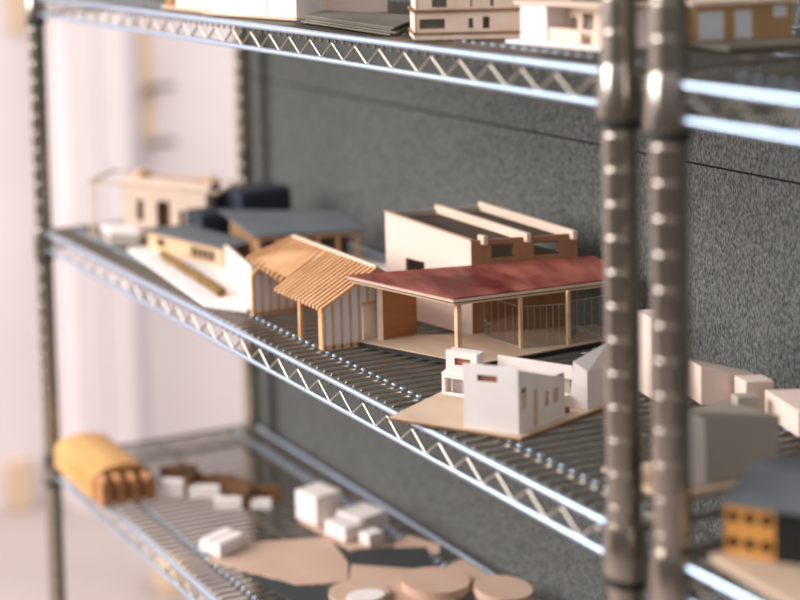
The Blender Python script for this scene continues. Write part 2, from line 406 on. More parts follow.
def glass(p0, p1, h, n):
    MB().wall(p0, p1, .0008, Z+.0052, Z+h).build('glass_panel', 'acrylic', t)
    p0, p1 = Vector(p0), Vector(p1); m = MB()
    for k in range(n+1):
        q = p0+(p1-p0)*k/n
        m.bar((q.x, q.y, Z+.0052), (q.x, q.y, Z+h), .00028, 5)
    m.bar((p0.x, p0.y, Z+h), (p1.x, p1.y, Z+h), .0004, 5); m.bar((p0.x, p0.y, Z+.0056), (p1.x, p1.y, Z+.0056), .0004, 5)
    m.build('scored_glazing_lines', 'scored', t)
glass((.748, .207), (.7985, .2125), .0475, 5)
glass((.7995, .2140), (.8105, .2590), .0475, 7)
glass((.8110, .2640), (.8090, .330), .050, 7)
glass((.8095, .2625), (.7680, .3080), .050, 3)

# --- white box building with beams
t = thing('beamed_box_model', 'white sided box building model with brown front and three roof beams, behind the red roof', 'architectural model', (0.68, 0.26, Z), 'architectural models on the middle shelf')
a, b_ = (.608, .1805), (.7300, .2050); c_, d_ = (.7575, .3190), (.6360, .3000)
m = MB(); A, B_ = Vector(a), Vector(b_)
m.wall(a, b_, .003, Z, zr+.1195, zr+.1075, holes=((.030, .058, Z+.040, Z+.0680),))
m.build('side_wall', 'pinkcard', t)
MB().slab([(a[0]-.0006, a[1]-.001, zr+.1203), (b_[0], b_[1]-.001, zr+.1083), (b_[0]-.0005, b_[1]+.0035, zr+.1083), (a[0]-.001, a[1]+.0035, zr+.1203)], .0012).build('wall_capping', 'ply', t)
Lf = (Vector(c_)-Vector(b_)).length
MB().wall((.7305, .2050), c_, .003, Z, zr+.1075, zr+.1085, holes=((.022, .046, zr+.0885, zr+.1005), (.069, .096, zr+.0885, zr+.1015))).build('front_wall', 'wall_brown', t)
MB().wall((c_[0]-.003, c_[1]), d_, .003, Z, zr+.0850, zr+.0860).build('rear_wall', 'card_grey', t)
MB().wall(d_, (a[0]-.0005, a[1]+.003), .003, Z, zr+.1190, zr+.1190).build('end_wall', 'card_grey', t)
for s0 in (.034, .0825):
    q = Vector((.7305, .205)) + (Vector(c_)-Vector((.7305, .205))).normalized()*s0
    dd = (Vector(c_)-Vector((.7305, .205))).normalized()
    e1 = q+dd*.0135; e0 = q-dd*.0135
    f = MB(); nx = Vector((-dd.y, dd.x))*.0018
    for zz in (zr+.0880, zr+.1010):
        f.hexa([(e0.x, e0.y, zz), (e1.x, e1.y, zz), (e1.x+nx.x, e1.y+nx.y, zz), (e0.x+nx.x, e0.y+nx.y, zz)], [(e0.x, e0.y, zz+.0012), (e1.x, e1.y, zz+.0012), (e1.x+nx.x, e1.y+nx.y, zz+.0012), (e0.x+nx.x, e0.y+nx.y, zz+.0012)])
    f.build('window_frame', 'dark_brown', t)
# recessed dark roof
rs = [(a[0], a[1]+.003, zr+.1130), (b_[0]-.002, b_[1]+.002, zr+.1010), (c_[0]-.003, c_[1]-.002, zr+.1020), (d_[0]+.001, d_[1]-.003, zr+.1130)]
MB().slab(rs, .0016).build('recessed_roof', 'dark_brown', t)
fd = (Vector(c_)-Vector((.7305, .205))).normalized()
for s0 in (.0125, .0600, .1110):
    q = Vector((.7305, .205)) + fd*s0
    e = q + (A-B_)*1.0
    q2 = q + (B_-A).normalized()*.0045; hw = fd*.0022
    zq, ze_ = zr+.1125, zr+.1245
    if s0 == .0125:
        e = q + (A-B_)*.03
        ze_ = zq+.0004
    MB().hexa([(q2.x-hw.x, q2.y-hw.y, zq-.0095), (q2.x+hw.x, q2.y+hw.y, zq-.0095), (e.x+hw.x, e.y+hw.y, ze_-.0095), (e.x-hw.x, e.y-hw.y, ze_-.0095)],
              [(q2.x-hw.x, q2.y-hw.y, zq), (q2.x+hw.x, q2.y+hw.y, zq), (e.x+hw.x, e.y+hw.y, ze_), (e.x-hw.x, e.y-hw.y, ze_)]).build('roof_beam', 'basslit', t)

# --- white split-level house on a board
t = thing('white_house_model', 'white card house model with slot windows on a tan board overhanging the middle shelf edge', 'architectural model', (0.95, 0.08, Z), 'architectural models on the middle shelf')
MB().prism([(.9175, -.0225), (1.0105, .0465), (.9690, .1850), (.9300, .1850), (.8770, .0620)], Z+.0014, Z+.0028).build('base_board', 'ply', t)
MB().prism([(.9165, -.0240), (1.0120, .0465), (.9700, .1865), (.9290, .1865), (.8760, .0610)], Z-.0006, Z+.0013).build('board_edge', 'edge', t)
zb0 = Z+.0028
zw = zr
PA, PB, PC = (.9687, .0197), (1.0032, .0510), (.9820, .1169)
MB().wall(PA, PB, .002, zb0, zw+.0645, zw+.0655, holes=((.0120, .0290, zw+.0500, zw+.0560),)).build('front_wall', 'card', t)
n_ = (Vector(PB)-Vector(PA)).normalized(); bk = Vector(PC)-Vector(PB)
MB().wall((PB[0]-.0006, PB[1]+.0005), PC, .002, zb0, zw+.0635, zw+.0420, holes=((.004, .013, zw+.026, zw+.046), (.022, .029, zb0+.001, zw+.041), (.038, .047, zw+.022, zw+.036), (.051, .061, zw+.022, zw+.036))).build('side_wall', 'card', t)
PD = (Vector(PA)+bk*.88); 
MB().wall((PD.x, PD.y), (PA[0]-.001, PA[1]+.002), .002, zb0, zw+.042, zw+.062).build('left_wall', 'card', t)
MB().slab([(PA[0]+.001, PA[1]+.003, zw+.0615), (PB[0]-.003, PB[1]+.001, zw+.0615), (PC[0]-.003, PC[1], zw+.041), (PD.x, PD.y, zw+.040)], .0015).build('roof', 'card', t)
MB().wall((.9775, .1130), (.9560, .0920), .002, zb0, zw+.042, zw+.042).build('rear_wall', 'card_grey', t)
MB().wall((.9985, .0560), (.9790, .1140), .001, zb0, zw+.040).build('window_light_card', 'basslit', t)  # pale card added behind the windows to imitate light shining through
MB().wall((.9958, .0720), (.9936, .0780), .0006, zb0, zw+.040).build('timber_door_strip', 'bass', t)
# slot reveal behind the front window
q0 = Vector(PA)+n_*.010+Vector((-n_.y, n_.x))*.0026; q1 = Vector(PA)+n_*.031+Vector((-n_.y, n_.x))*.0026
MB().wall((q0.x, q0.y), (q1.x, q1.y), .0008, zw+.047, zw+.0590).build('window_slot', 'slot', t)
# lower left wing with open frame and upper block with a slot
LA, LB = Vector((.8835, .0575)), Vector((.9280, .0900)); ld = (LB-LA).normalized(); ln = Vector((-ld.y, ld.x))
MB().wall(tuple(LA), tuple(LB), .0018, zb0, zw+.0262, holes=((.0030, .030, zb0+.0025, zw+.0230),)).build('open_frame_wall', 'card', t)
q = LA+ln*.012; q2 = LB+ln*.012
MB().wall(tuple(q), tuple(q2), .0015, zb0, zw+.0255).build('recessed_wall', 'card', t)
MB().wall(tuple(LA+ln*.0018), tuple(LA+ln*.020), .0018, zb0, zw+.0262).build('wing_end_wall', 'card', t) if False else MB().wall(tuple(LA+ld*.002+ln*.020), tuple(LA+ld*.002+ln*.0018), .0018, zb0, zw+.0262).build('wing_end_wall', 'card', t)
MB().slab([(*(LA), zw+.0275), (*(LB), zw+.0275), (*(LB+ln*.022), zw+.0275), (*(LA+ln*.022), zw+.0275)], .0012).build('wing_roof', 'card', t)
for k in range(1):
    q = LA+ld*(.0085+.0035*k)+ln*.004
    MB().bar((q.x, q.y, zb0), (q.x, q.y, zw+.023), .0006, 6).build('thin_pilaster', 'card', t)
U = LA+ld*.0040+ln*.001; V = LA+ld*.0330+ln*.001
MB().wall(tuple(U), tuple(V), .0018, zw+.0275, zw+.0497, zw+.0500, holes=((.0080, .0230, zw+.0360, zw+.0430),)).build('upper_wall', 'card', t)
MB().wall(tuple(U+ld*.006+ln*.0022), tuple(U+ld*.023+ln*.0022), .0008, zw+.034, zw+.045).build('upper_slot', 'slot', t)
MB().hexa([(*(U+ln*.003), zw+.0275), (*(V+ln*.003-ld*.0005), zw+.0275), (*(V+ln*.020), zw+.0275), (*(U+ln*.020), zw+.0275)],
          [(*(U+ln*.003), zw+.0470), (*(V+ln*.003-ld*.0005), zw+.0470), (*(V+ln*.020), zw+.0470), (*(U+ln*.020), zw+.0470)]).build('upper_block', 'card', t)
# long parapet wall
S1, S2 = Vector((.9080, .1020)), Vector((.9655, .1395)); sd = (S2-S1).normalized(); sn = Vector((-sd.y, sd.x))
MB().wall(tuple(S1), tuple(S2), .0022, zw+.0325, zw+.0448).build('long_parapet', 'card', t)
MB().wall(tuple(S1+sn*.004), tuple(S2+sn*.004-sd*.004), .002, zb0, zw+.0322).build('courtyard_wall', 'card_grey', t)
MB().box(.9530, .9640, .1290, .1390, zb0, zw+.0180).build('white_step', 'card', t)
MB().box(.9700, .9760, .1180, .1270, zb0, zw+.0120).build('brown_bench', 'slot', t)
# right block with folded roof
E0, E1, E2 = Vector((.9660, .1400)), Vector((.9755, .1470)), Vector((.9643, .1838))
e_n = Vector((-.0105, .030))
MB().hexa([(.9625, .1370, zb0), (E1.x, E1.y, zb0), (E2.x, E2.y, zb0), (.9530, .1780, zb0)],
          [(.9660, .1400, zw+.0440), (E1.x, E1.y, zw+.0415), (E2.x, E2.y, zw+.0400), (.9540, .1760, zw+.0440)]).build('right_block', 'card', t)
apex = (.9520, .1900, zw+.0560)
m = MB(); vs = [m.bm.verts.new(p_) for p_ in ((.9658, .1398, zw+.0441), (.9756, .1475, zw+.0416), (.9644, .1850, zw+.0401), (.9535, .1765, zw+.0441), (.9656, .1400, zw+.0495), (.9545, .1900, zw+.0590))]
for f_ in ((3, 2, 1, 0), (4, 1, 5), (1, 2, 5), (2, 3, 5), (3, 0, 4, 5), (0, 1, 4)): m.face([vs[i_] for i_ in f_])
m.build('folded_roof', 'card', t)

# --- low model with slate grey roofs, at the left
t = thing('grey_roof_model', 'long wooden model with slate grey roofs on a white board, left of slatted hut', 'architectural model', (0.35, 0.15, Z), 'architectural models on the middle shelf')
MB().prism([(.190, .0480), (.496, .0080), (.540, .0380), (.540, .300), (.250, .300)], Z, Z+.004).build('base_board', 'card', t)
z0 = Z+.004
LW0, LW1 = Vector((.2100, .0700)), Vector((.3500, .1100))
MB().wall(tuple(LW0), tuple(LW1), .002, z0, Z+.0285, Z+.0285, holes=((.018, .034, z0+.008, z0+.018), (.084, .130, z0+.004, z0+.018))).build('low_front_wall', 'bass', t)
m = MB()
for k in range(4):
    q = LW0+(LW1-LW0).normalized()*(.092+.0095*k); m.box(q.x-.001, q.x+.001, q.y, q.y+.001, z0+.004, z0+.018)
m.build('window_mullions', 'bass', t)
q0, q1 = LW0+Vector((.0, .008)), LW1+Vector((0, .008))
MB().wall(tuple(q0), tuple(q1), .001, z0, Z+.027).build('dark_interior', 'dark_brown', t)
MB().wall((.2070, .1100), tuple(LW0), .002, z0, Z+.0285).build('low_end_wall', 'bass', t)
MB().slab([(.2000, .0640, Z+.0305), (.3580, .1080, Z+.0305), (.3400, .1600, Z+.0305), (.2000, .1300, Z+.0305)], .0022).build('low_roof', 'greyroof', t)
MB().wall((.3560, .1090), (.5350, .0480), .0025, z0, Z+.0350, Z+.0520).build('cream_garden_wall', 'pinkcard', t)
# big roof pavilion
RP = [(.2250, .1700), (.3900, .1320), (.4280, .2700), (.3120, .3020)]
MB().slab([(x, y, Z+.0510) for x, y in RP], .0028).build('main_roof', 'greyroof', t)
MB().prism([(.2600, .180), (.3720, .155), (.4000, .262), (.3120, .282)], z0, Z+.040).build('dark_glazed_core', 'dark_brown', t)
P0, P1, P2 = Vector((.2600, .172)), Vector((.3800, .1440)), Vector((.4120, .2680))
for k in range(7):
    q = P0+(P1-P0)*k/6; MB().box(q.x-.002, q.x+.002, q.y-.002, q.y+.002, z0, Z+.048).build('timber_post', 'slat', t)
for k in range(1, 6):
    q = P1+(P2-P1)*k/5; MB().box(q.x-.002, q.x+.002, q.y-.002, q.y+.002, z0, Z+.048).build('timber_post', 'slat', t)
MB().wall(tuple(P1+Vector((.001, 0))), tuple(P2+Vector((.001, 0))), .003, Z+.0410, Z+.0475).build('timber_beam', 'slat', t)
m = MB(); hp = [Vector((.268, .064, z0+.0056)).lerp(Vector((.478, .0400, z0+.0056)), k/40)+Vector((0, random.uniform(-.0008, .0008), random.uniform(-.0006, .0006))) for k in range(41)]
m.tube(hp, .0060, 10); m.build('garden_hedge', 'hedge', t, smooth=True)

# dark rounded blocks
def rbox(mb, x0, x1, y0, y1, z0_, z1_, rad, seg=5):
    pts = [(x0, z0_), (x1, z0_)]
    pts += [(x1-rad+rad*math.cos(a_), z1_-rad+rad*math.sin(a_)) for a_ in [PI/2*k/seg for k in range(seg+1)]]
    pts += [(x0+rad+rad*math.cos(a_), z1_-rad+rad*math.sin(a_)) for a_ in [PI/2+PI/2*k/seg for k in range(seg+1)]]
    mb.hexa([(x, y0, z) for x, z in pts], [(x, y1, z) for x, z in pts])
def rot_about(o, c, deg):
    R_ = Matrix.Translation(Vector((*c, 0))) @ Matrix.Rotation(math.radians(deg), 4, 'Z') @ Matrix.Translation(-Vector((*c, 0)))
    return R_
m = MB(); rbox(m, .1420, .2020, .198, .290, Z, Z+.067, .012)
bmesh.ops.rotate(m.bm, cent=(.15, .27, 0), matrix=Matrix.Rotation(math.radians(12), 3, 'Z'), verts=m.bm.verts[:])
tag(m.build('dark_block_model', 'navy', base=(.15, .27, Z), bevel=.004), 'large dark navy rounded block standing behind the slate grey roof', 'architectural model', 'architectural models on the middle shelf')
m = MB(); rbox(m, .185, .235, .138, .178, Z+.0045, Z+.049, .008)
tag(m.build('dark_block_model', 'navy', base=(.21, .158, Z+.0045), bevel=.003), 'small dark navy rounded block between the two slate grey roofs', 'architectural model', 'architectural models on the middle shelf')

# --- pergola model at the far left of the shelf
t = thing('pergola_model', 'pale timber house model with thin flat canopy, far left end of middle shelf', 'architectural model', (0.14, 0.12, Z), 'architectural models on the middle shelf')
G = [(.0960, .0330), (.2650, .1500), (.2050, .2150), (.0300, .1000)]
zt = Z+.083
m = MB()
for p, q in zip(G, G[1:]+G[:1]):
    p, q = Vector(p), Vector(q); m.wall(tuple(p), tuple(q), .004, zt-.003, zt)
m.build('canopy_frame', 'canopy', t)
for p in G[:1]+[ ((G[0][0]*.9+G[3][0]*.1), (G[0][1]*.9+G[3][1]*.1)+.004)]:
    MB().box(p[0]-.0012, p[0]+.0012, p[1]+.0003, p[1]+.0027, Z, zt-.003).build('canopy_post', 'basslit', t)
MB().wall((.0950, .0850), (.1880, .1700), .003, Z, Z+.070, holes=((.022, .032, Z+.022, Z+.052), (.052, .072, Z+.004, Z+.052), (.085, .093, Z+.004, Z+.04))).build('house_front_wall', 'basslit', t)
MB().wall((.0900, .0950), (.1800, .1760), .002, Z, Z+.066).build('dark_room_wall', 'rust', t)
MB().wall((.1880, .1700), (.1430, .2150), .003, Z, Z+.070).build('house_side_wall', 'basslit', t)
MB().slab([(.0880, .0900, Z+.080), (.1910, .1730, Z+.076), (.1480, .2150, Z+.076), (.0500, .1300, Z+.080)], .008).build('upper_roof', 'basslit', t)
MB().box(.0750, .0900, .1150, .1350, Z+.080, Z+.088).build('roof_box', 'bass', t)
MB().box(.1500, .1700, .1850, .2000, Z+.0762, Z+.084).build('roof_box', 'bass', t)
MB().prism([(.0950, .0500), (.1450, .0430), (.1700, .0750), (.1200, .0900)], Z, Z+.0150).build('low_plinth', 'card_grey', t)
MB().prism([(.0940, .0490), (.1455, .0420), (.1715, .0752), (.1200, .0912)], Z+.0151, Z+.0195).build('plinth_top', 'card', t)

# --- white blocks at the rear right and the big leaning box
def wblock(x, y, lx, ly, h, ang, label, mn='pinkcard', h2=None, z_=None, name='white_block_model', grp='pale card blocks at the rear of the middle shelf'):
    z_ = Z if z_ is None else z_
    u = dirv(ang); v = Vector((-u.y, u.x)); p = Vector((x, y)); q = [p, p+u*lx, p+u*lx+v*ly, p+v*ly]; h2 = h if h2 is None else h2
    hs = [h, h2, h2, h]
    m = MB(); m.hexa([(a_.x, a_.y, z_) for a_ in q], [(a_.x, a_.y, z_+hh) for a_, hh in zip(q, hs)])
    c = (q[0]+q[2])/2
    return tag(m.build(name, mn, base=(c.x, c.y, z_), bevel=.0012), label, 'architectural model', grp)
wblock(.9720, .2220, .032, .030, .0770, 75, 'tall pale card block glimpsed between the two front posts')
wblock(1.002, .2500, .060, .030, .0360, 72, 'pale block with a sloping top just right of the right front post', h2=.020)
wblock(1.034, .2700, .026, .020, .0280, 74, 'small square white block behind the big leaning grey box, left of a dark gap')
wblock(1.050, .2450, .020, .012, .0220, 74, 'small grey block in front of the sloping pale block', 'card_grey')
wblock(1.0450, .2800, .060, .070, .0230, -20, 'low white block at the right edge behind the big leaning grey box')

t = thing('leaning_box_model', 'large pale grey tapered box model with a bright left end on a wooden board', 'architectural model', (1.14, .14, Z), 'architectural models on the middle shelf')
MB().prism([(1.1680, .0760), (1.1700, .1850), (1.0950, .1850), (1.1050, .0790)], Z, Z+.004).build('base_board', 'ply', t)
z1 = Z+.004
bl, bc, br = (1.1570, .0815), (1.1580, .1070), (1.1640, .1720)
tl, tc_, tr_, tb = (1.1470, .0980, Z+.0610), (1.1500, .1130, Z+.0530), (1.1560, .1840, Z+.0470), (1.1150, .1650, Z+.0500)
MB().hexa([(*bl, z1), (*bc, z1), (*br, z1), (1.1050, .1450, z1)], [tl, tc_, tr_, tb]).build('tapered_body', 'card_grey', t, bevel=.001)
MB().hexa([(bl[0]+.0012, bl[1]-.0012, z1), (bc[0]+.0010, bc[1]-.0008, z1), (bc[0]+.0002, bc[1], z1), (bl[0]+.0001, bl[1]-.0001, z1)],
          [(tl[0]+.0012, tl[1]-.0012, tl[2]), (tc_[0]+.0010, tc_[1]-.0008, tc_[2]), (tc_[0]+.0002, tc_[1], tc_[2]), (tl[0]+.0001, tl[1]-.0001, tl[2])]).build('lit_end_panel', 'card', t)  # lit end of the box, its extra brightness put into whiter card

t = thing('timber_frame_model', 'small wooden stick frame model half hidden behind the two front posts', 'architectural model', (1.13, .05, Z), 'architectural models on the middle shelf')
MB().box(1.095, 1.165, .060, .078, Z, Z+.003).build('base_board', 'ply', t)
for k, (x, y, h_) in enumerate(((1.152, .0655, .040), (1.1640, .0640, .042), (1.1250, .063, .030))):
    MB().box(x-.003, x+.003, y-.003, y+.003, Z+.003, Z+h_).build('timber_stud', 'slat', t)
MB().box(1.1050, 1.1160, .0605, .0680, Z+.003, Z+.014).build('small_block', 'basslit', t)

# --- dark roofed house with round holes
t = thing('hole_front_house_model', 'wooden house model with six round holes and a dark grey hipped roof, lower right corner', 'architectural model', (1.29, .06, ZM+TOPW), 'architectural models on the middle shelf')
Zc = Z+.002
MB().prism([(1.2660, .0060), (1.3550, -.0040), (1.3550, .110), (1.2600, .105)], Zc, Zc+.005).build('base_board', 'ply', t)
z0 = Zc+.005
f0, f1 = Vector((1.2700, .0160)), Vector((1.2935, .0365))
fdv = (f1-f0).normalized(); fn = Vector((fdv.y, -fdv.x)); Lh_ = (f1-f0).length; Hh = .0370
# front with drilled holes: circular openings built from strips
m = MB(); holes = [(Lh_*(.18+.30*i), z0+Hh*(.30+.40*j)) for i in range(3) for j in range(2)]; rr = .0042
def perforated(m, p0, d, nrm, Lw, za_, zb_, holes, rr, th):
    """plate with round holes: cells around each hole, each cell a ring of quads"""
    nc, nr_ = 3, 2
    for i in range(nc):
        for j in range(nr_):
            s0, s1 = Lw*i/nc, Lw*(i+1)/nc; c0, c1 = za_+(zb_-za_)*j/nr_, za_+(zb_-za_)*(j+1)/nr_
            cs, cz = (s0+s1)/2, (c0+c1)/2; N = 24
            def P(s, z, k): q = p0+d*s-nrm*k; return (q.x, q.y, z)
            inner, outer = [], []
            for a_ in range(N):
                an = 2*PI*a_/N+PI/N; cx, sx2 = math.cos(an), math.sin(an)
                inner.append((cs+rr*cx, cz+rr*sx2))
                k_ = min((s1-s0)/2/abs(cx) if abs(cx) > 1e-6 else 9, (c1-c0)/2/abs(sx2) if abs(sx2) > 1e-6 else 9)
                outer.append((cs+k_*cx, cz+k_*sx2))
            for a_ in range(N):
                b2 = (a_+1) % N
                o0, o1 = outer[a_], outer[b2]
                # square corner
                poly = [o0]
                if abs(o0[0]-o1[0]) > 1e-9 and abs(o0[1]-o1[1]) > 1e-9:
                    sx3 = s1 if max(o0[0], o1[0]) > cs else s0; cz3 = c1 if max(o0[1], o1[1]) > cz else c0
                    poly.append((sx3, cz3))
                poly += [o1, inner[b2], inner[a_]]
                A_ = [m.bm.verts.new(P(s, z, 0)) for s, z in poly]; B2 = [m.bm.verts.new(P(s, z, th)) for s, z in poly]
                m.face(A_); m.face(B2[::-1]); m.face([A_[-1], A_[-2], B2[-2], B2[-1]])
perforated(m, f0, fdv, fn, Lh_, z0, z0+Hh, holes, rr, .002)
m.build('perforated_front', 'holewood', t)
sdv = Vector((-.10, .98)).normalized(); bk0 = f0-fn*.0030; bk1 = f1-fn*.0030
MB().hexa([(bk0.x, bk0.y, z0), (bk1.x, bk1.y, z0), (bk1.x-.012, bk1.y+.060, z0), (bk0.x-.012, bk0.y+.060, z0)],
          [(bk0.x, bk0.y, z0+Hh), (bk1.x, bk1.y, z0+Hh), (bk1.x-.012, bk1.y+.060, z0+Hh), (bk0.x-.012, bk0.y+.060, z0+Hh)]).build('dark_house_body', 'black', t)
MB().wall((f1.x, f1.y), (f1.x+.040, f1.y+.040), .002, z0, z0+Hh).build('dark_side_wall', 'black', t)
ez = z0+Hh+.0005
EV = [(f0.x+.000, f0.y-.004, ez), (f1.x+.004, f1.y-.004, ez), (f1.x+.055, f1.y+.045, ez), (f1.x+.012, f1.y+.080, ez), (f0.x-.016, f0.y+.062, ez)]
m = MB(); m.hexa(EV, [(1.2580, .0560, ez+.020), (1.2760, .0600, ez+.020), (1.3160, .0850, ez+.020), (1.3050, .1050, ez+.020), (1.2640, .0850, ez+.020)])
m.build('hipped_roof', 'greyroof', t)

# ------------------------------------------------------------------ top shelf models
Z = ZT + TOPW
def model(name, label, loc, cat='architectural model', grp='architectural models on the top shelf'): return thing(name, label, cat, loc, grp)
t = model('timber_strip_model', 'pinkish timber strip model at the far left of the top shelf', (.46, .03, Z))
MB().prism([(.395, .012), (.515, .012), (.515, .060), (.395, .060)], Z, Z+.003).build('base_board', 'ply', t)
MB().prism([(.420, .020), (.510, .022), (.510, .055), (.420, .055)], Z+.003, Z+.05).build('timber_body', 'pinkcard', t)
for k in range(3): MB().box(.400+.006*k, .4025+.006*k, .016, .020, Z+.003, Z+.05).build('timber_stud', 'slat', t)
t = model('white_card_house_model', 'tall plain white card house model on a thin plywood board, top shelf', (.60, .05, Z))
MB().prism([(.520, .0050), (.672, .0360), (.672, .075), (.500, .075)], Z, Z+.0030).build('base_board', 'ply', t)
MB().prism([(.528, .0110), (.6220, .0290), (.612, .0700), (.520, .0600)], Z+.003, Z+.075).build('left_block', 'card', t)
MB().prism([(.6230, .0300), (.6650, .0400), (.660, .0740), (.6140, .0720)], Z+.003, Z+.075).build('right_block', 'card', t)
t = tag(MB().prism([(.628, .1000), (.654, .1600), (.600, .175), (.585, .110)], Z, Z+.060).build('card_box_model', 'pinkcard', base=(.62, .13, Z), bevel=.001), 'plain pinkish card box model on the top shelf behind stacked sheets', 'architectural model', 'architectural models on the top shelf')
for k, (dx, dy, hz_) in enumerate(((0, 0, 0), (.006, .002, 1), (-.005, .005, 2), (.002, .003, 3))):
    o = MB().prism([(.690+dx, .0300+dy), (.876+dx, .0140+dy), (.790+dx, .1080+dy), (.655+dx, .0760+dy)], Z+.0020*hz_, Z+.0020*hz_+.0017).build('board_sheet', 'board', base=(.78+dx, .06+dy, Z+.0020*hz_))
    tag(o, ['bottom brown grey sheet of the flat stack on the top shelf', 'second lowest brown grey sheet of the flat stack on the top shelf', 'second highest brown grey sheet of the flat stack on the top shelf', 'topmost brown grey sheet of the flat stack on the top shelf'][k], 'board', 'flat sheets stacked on the top shelf')
t = model('laser_cut_house_model', 'layered wooden house model with dark burnt seams and slot windows on the top shelf', (.94, .06, Z))
F0, F1 = Vector((.9260, .0070)), Vector((.9800, .1000)); fdir = (F1-F0).normalized(); bdir = Vector((-fdir.y, fdir.x))
def storey(name, za_, zb_, ext, mn, holes=()):
    a0, a1 = F0-fdir*ext, F1+fdir*ext
    a0 = a0-bdir*ext; a1 = a1-bdir*ext
    m = MB()
    m.wall(tuple(a0), tuple(a1), .0022, za_, zb_, holes=holes)
    c0, c1 = a0+bdir*(.055+2*ext), a1+bdir*(.055+2*ext)
    m.wall(tuple(c0), tuple(a0+bdir*.0), .0022, za_, zb_); m.wall(tuple(a1), tuple(c1), .0022, za_, zb_); m.wall(tuple(c1), tuple(c0), .0022, za_, zb_)
    m.build(name, mn, t)
def fl(za_, zb_, ext, mn, name='floor_slab'):
    a0, a1 = F0-fdir*ext-bdir*ext, F1+fdir*ext-bdir*ext
    c0, c1 = a0+bdir*(.055+2*ext), a1+bdir*(.055+2*ext)
    MB().prism([tuple(a0), tuple(a1), tuple(c1), tuple(c0)], za_, zb_).build(name, mn, t)
fl(Z, Z+.0045, .001, 'basslit', 'plinth'); fl(Z+.0045, Z+.0062, .002, 'edge')
storey('ground_storey', Z+.0062, Z+.0245, 0, 'basslit', holes=((.004, .026, Z+.0095, Z+.0185), (.046, .050, Z+.0095, Z+.0185), (.058, .064, Z+.0090, Z+.0195)))
fl(Z+.0245, Z+.0265, .002, 'edge')
storey('upper_storey', Z+.0265, Z+.0450, -.001, 'basslit', holes=((.014, .027, Z+.0285, Z+.0395), (.047, .0485, Z+.0285, Z+.043), (.064, .0665, Z+.0285, Z+.043)))
MB().prism([tuple(F0+bdir*.010+fdir*.003), tuple(F1+bdir*.010-fdir*.003), tuple(F1+bdir*.045-fdir*.003), tuple(F0+bdir*.045+fdir*.003)], Z+.0062, Z+.0245).build('inner_core', 'card_grey', t)
MB().prism([tuple(F0+bdir*.010+fdir*.003), tuple(F1+bdir*.010-fdir*.003), tuple(F1+bdir*.045-fdir*.003), tuple(F0+bdir*.045+fdir*.003)], Z+.0265, Z+.0445).build('inner_core', 'card_grey', t)
fl(Z+.0450, Z+.0470, .002, 'edge')
t = model('bleached_house_model', 'pale bleached wood house model on a white board beside the left front post', (1.05, .09, Z))
MB().prism([(.998, .0480), (1.100, .0600), (1.110, .1500), (1.000, .1400)], Z, Z+.003).build('base_board', 'card', t)
z0 = Z+.003
MB().prism([(1.008, .0560), (1.036, .0600), (1.036, .0900), (1.008, .0860)], z0, z0+.0300).build('end_block', 'card', t)
MB().wall((1.036, .0620), (1.095, .0660), .002, z0, z0+.0120, holes=((.036, .048, z0, z0+.010),)).build('low_wall', 'basslit', t)
MB().wall((1.036, .0800), (1.098, .0860), .002, z0, z0+.0300, holes=((.004, .012, z0+.006, z0+.02), (.018, .030, z0+.010, z0+.024), (.038, .052, z0, z0+.02))).build('long_wall', 'basslit', t)
MB().prism([(1.040, .0950), (1.096, .1000), (1.090, .1350), (1.010, .1300)], z0, z0+.0280).build('inner_block', 'card', t)
MB().slab([(1.004, .0520, z0+.0330), (1.100, .0700, z0+.0330), (1.104, .1400, z0+.0330), (1.006, .1300, z0+.0330)], .0022).build('flat_roof', 'basslit', t)
MB().prism([(1.030, .0900), (1.090, .1000), (1.086, .1300), (1.010, .1250)], z0+.0332, z0+.0420).build('dark_roof_house', 'dark_brown', t)
t = model('white_door_house_model', 'ochre wooden house model with white doors and pale roof board, upper right', (1.12, .18, Z))
MB().prism([(1.085, .1420), (1.160, .1300), (1.172, .2300), (1.095, .2400)], Z, Z+.003).build('base_board', 'board', t)
z0 = Z+.003
G0, G1 = Vector((1.1120, .1440)), Vector((1.1310, .2250)); gd = (G1-G0).normalized(); gb = Vector((-gd.y, gd.x)); Lg = (G1-G0).length
MB().wall(tuple(G0), tuple(G1), .0025, z0, z0+.0285, holes=((.002, .0240, z0+.001, z0+.024), (.033, .048, z0+.001, z0+.024), (.066, .078, z0+.017, z0+.0265))).build('front_wall', 'ochre', t)
for s0, s1, h0, h1, nm in ((.002, .0240, .001, .024, 'white_door'), (.033, .048, .001, .024, 'white_door'), (.066, .078, .017, .0265, 'white_shutter')):
    q0, q1 = G0+gd*s0+gb*.0006, G0+gd*s1+gb*.0006
    MB().wall(tuple(q0), tuple(q1), .0012, z0+h0, z0+h1).build(nm, 'bluewhite', t)
MB().prism([tuple(G0+gb*.0026), tuple(G1+gb*.0026), tuple(G1+gb*.030), tuple(G0+gb*.030)], z0, z0+.0282).build('house_body', 'ochre', t)
MB().prism([tuple(G0-gb*.002-gd*.004), tuple(G1-gb*.002+gd*.002), tuple(G1+gb*.034+gd*.002), tuple(G0+gb*.034-gd*.004)], z0+.0287, z0+.0325).build('roof_board', 'basslit', t)
tag(MB().prism([(1.085, .105), (1.106, .107), (1.104, .1380), (1.086, .1360)], Z, Z+.034).build('white_block_model', 'card', base=(1.095, .12, Z), bevel=.001), 'small pale block seen between the two front posts on the top shelf', 'architectural model', 'architectural models on the top shelf')

# ------------------------------------------------------------------ bottom shelf
Z = ZB + TOPW
t = thing('vaulted_block_model', 'golden wooden vaulted block model with arched end openings, left end of bottom shelf', 'architectural model', (.12, .03, Z), 'architectural models on the bottom shelf')
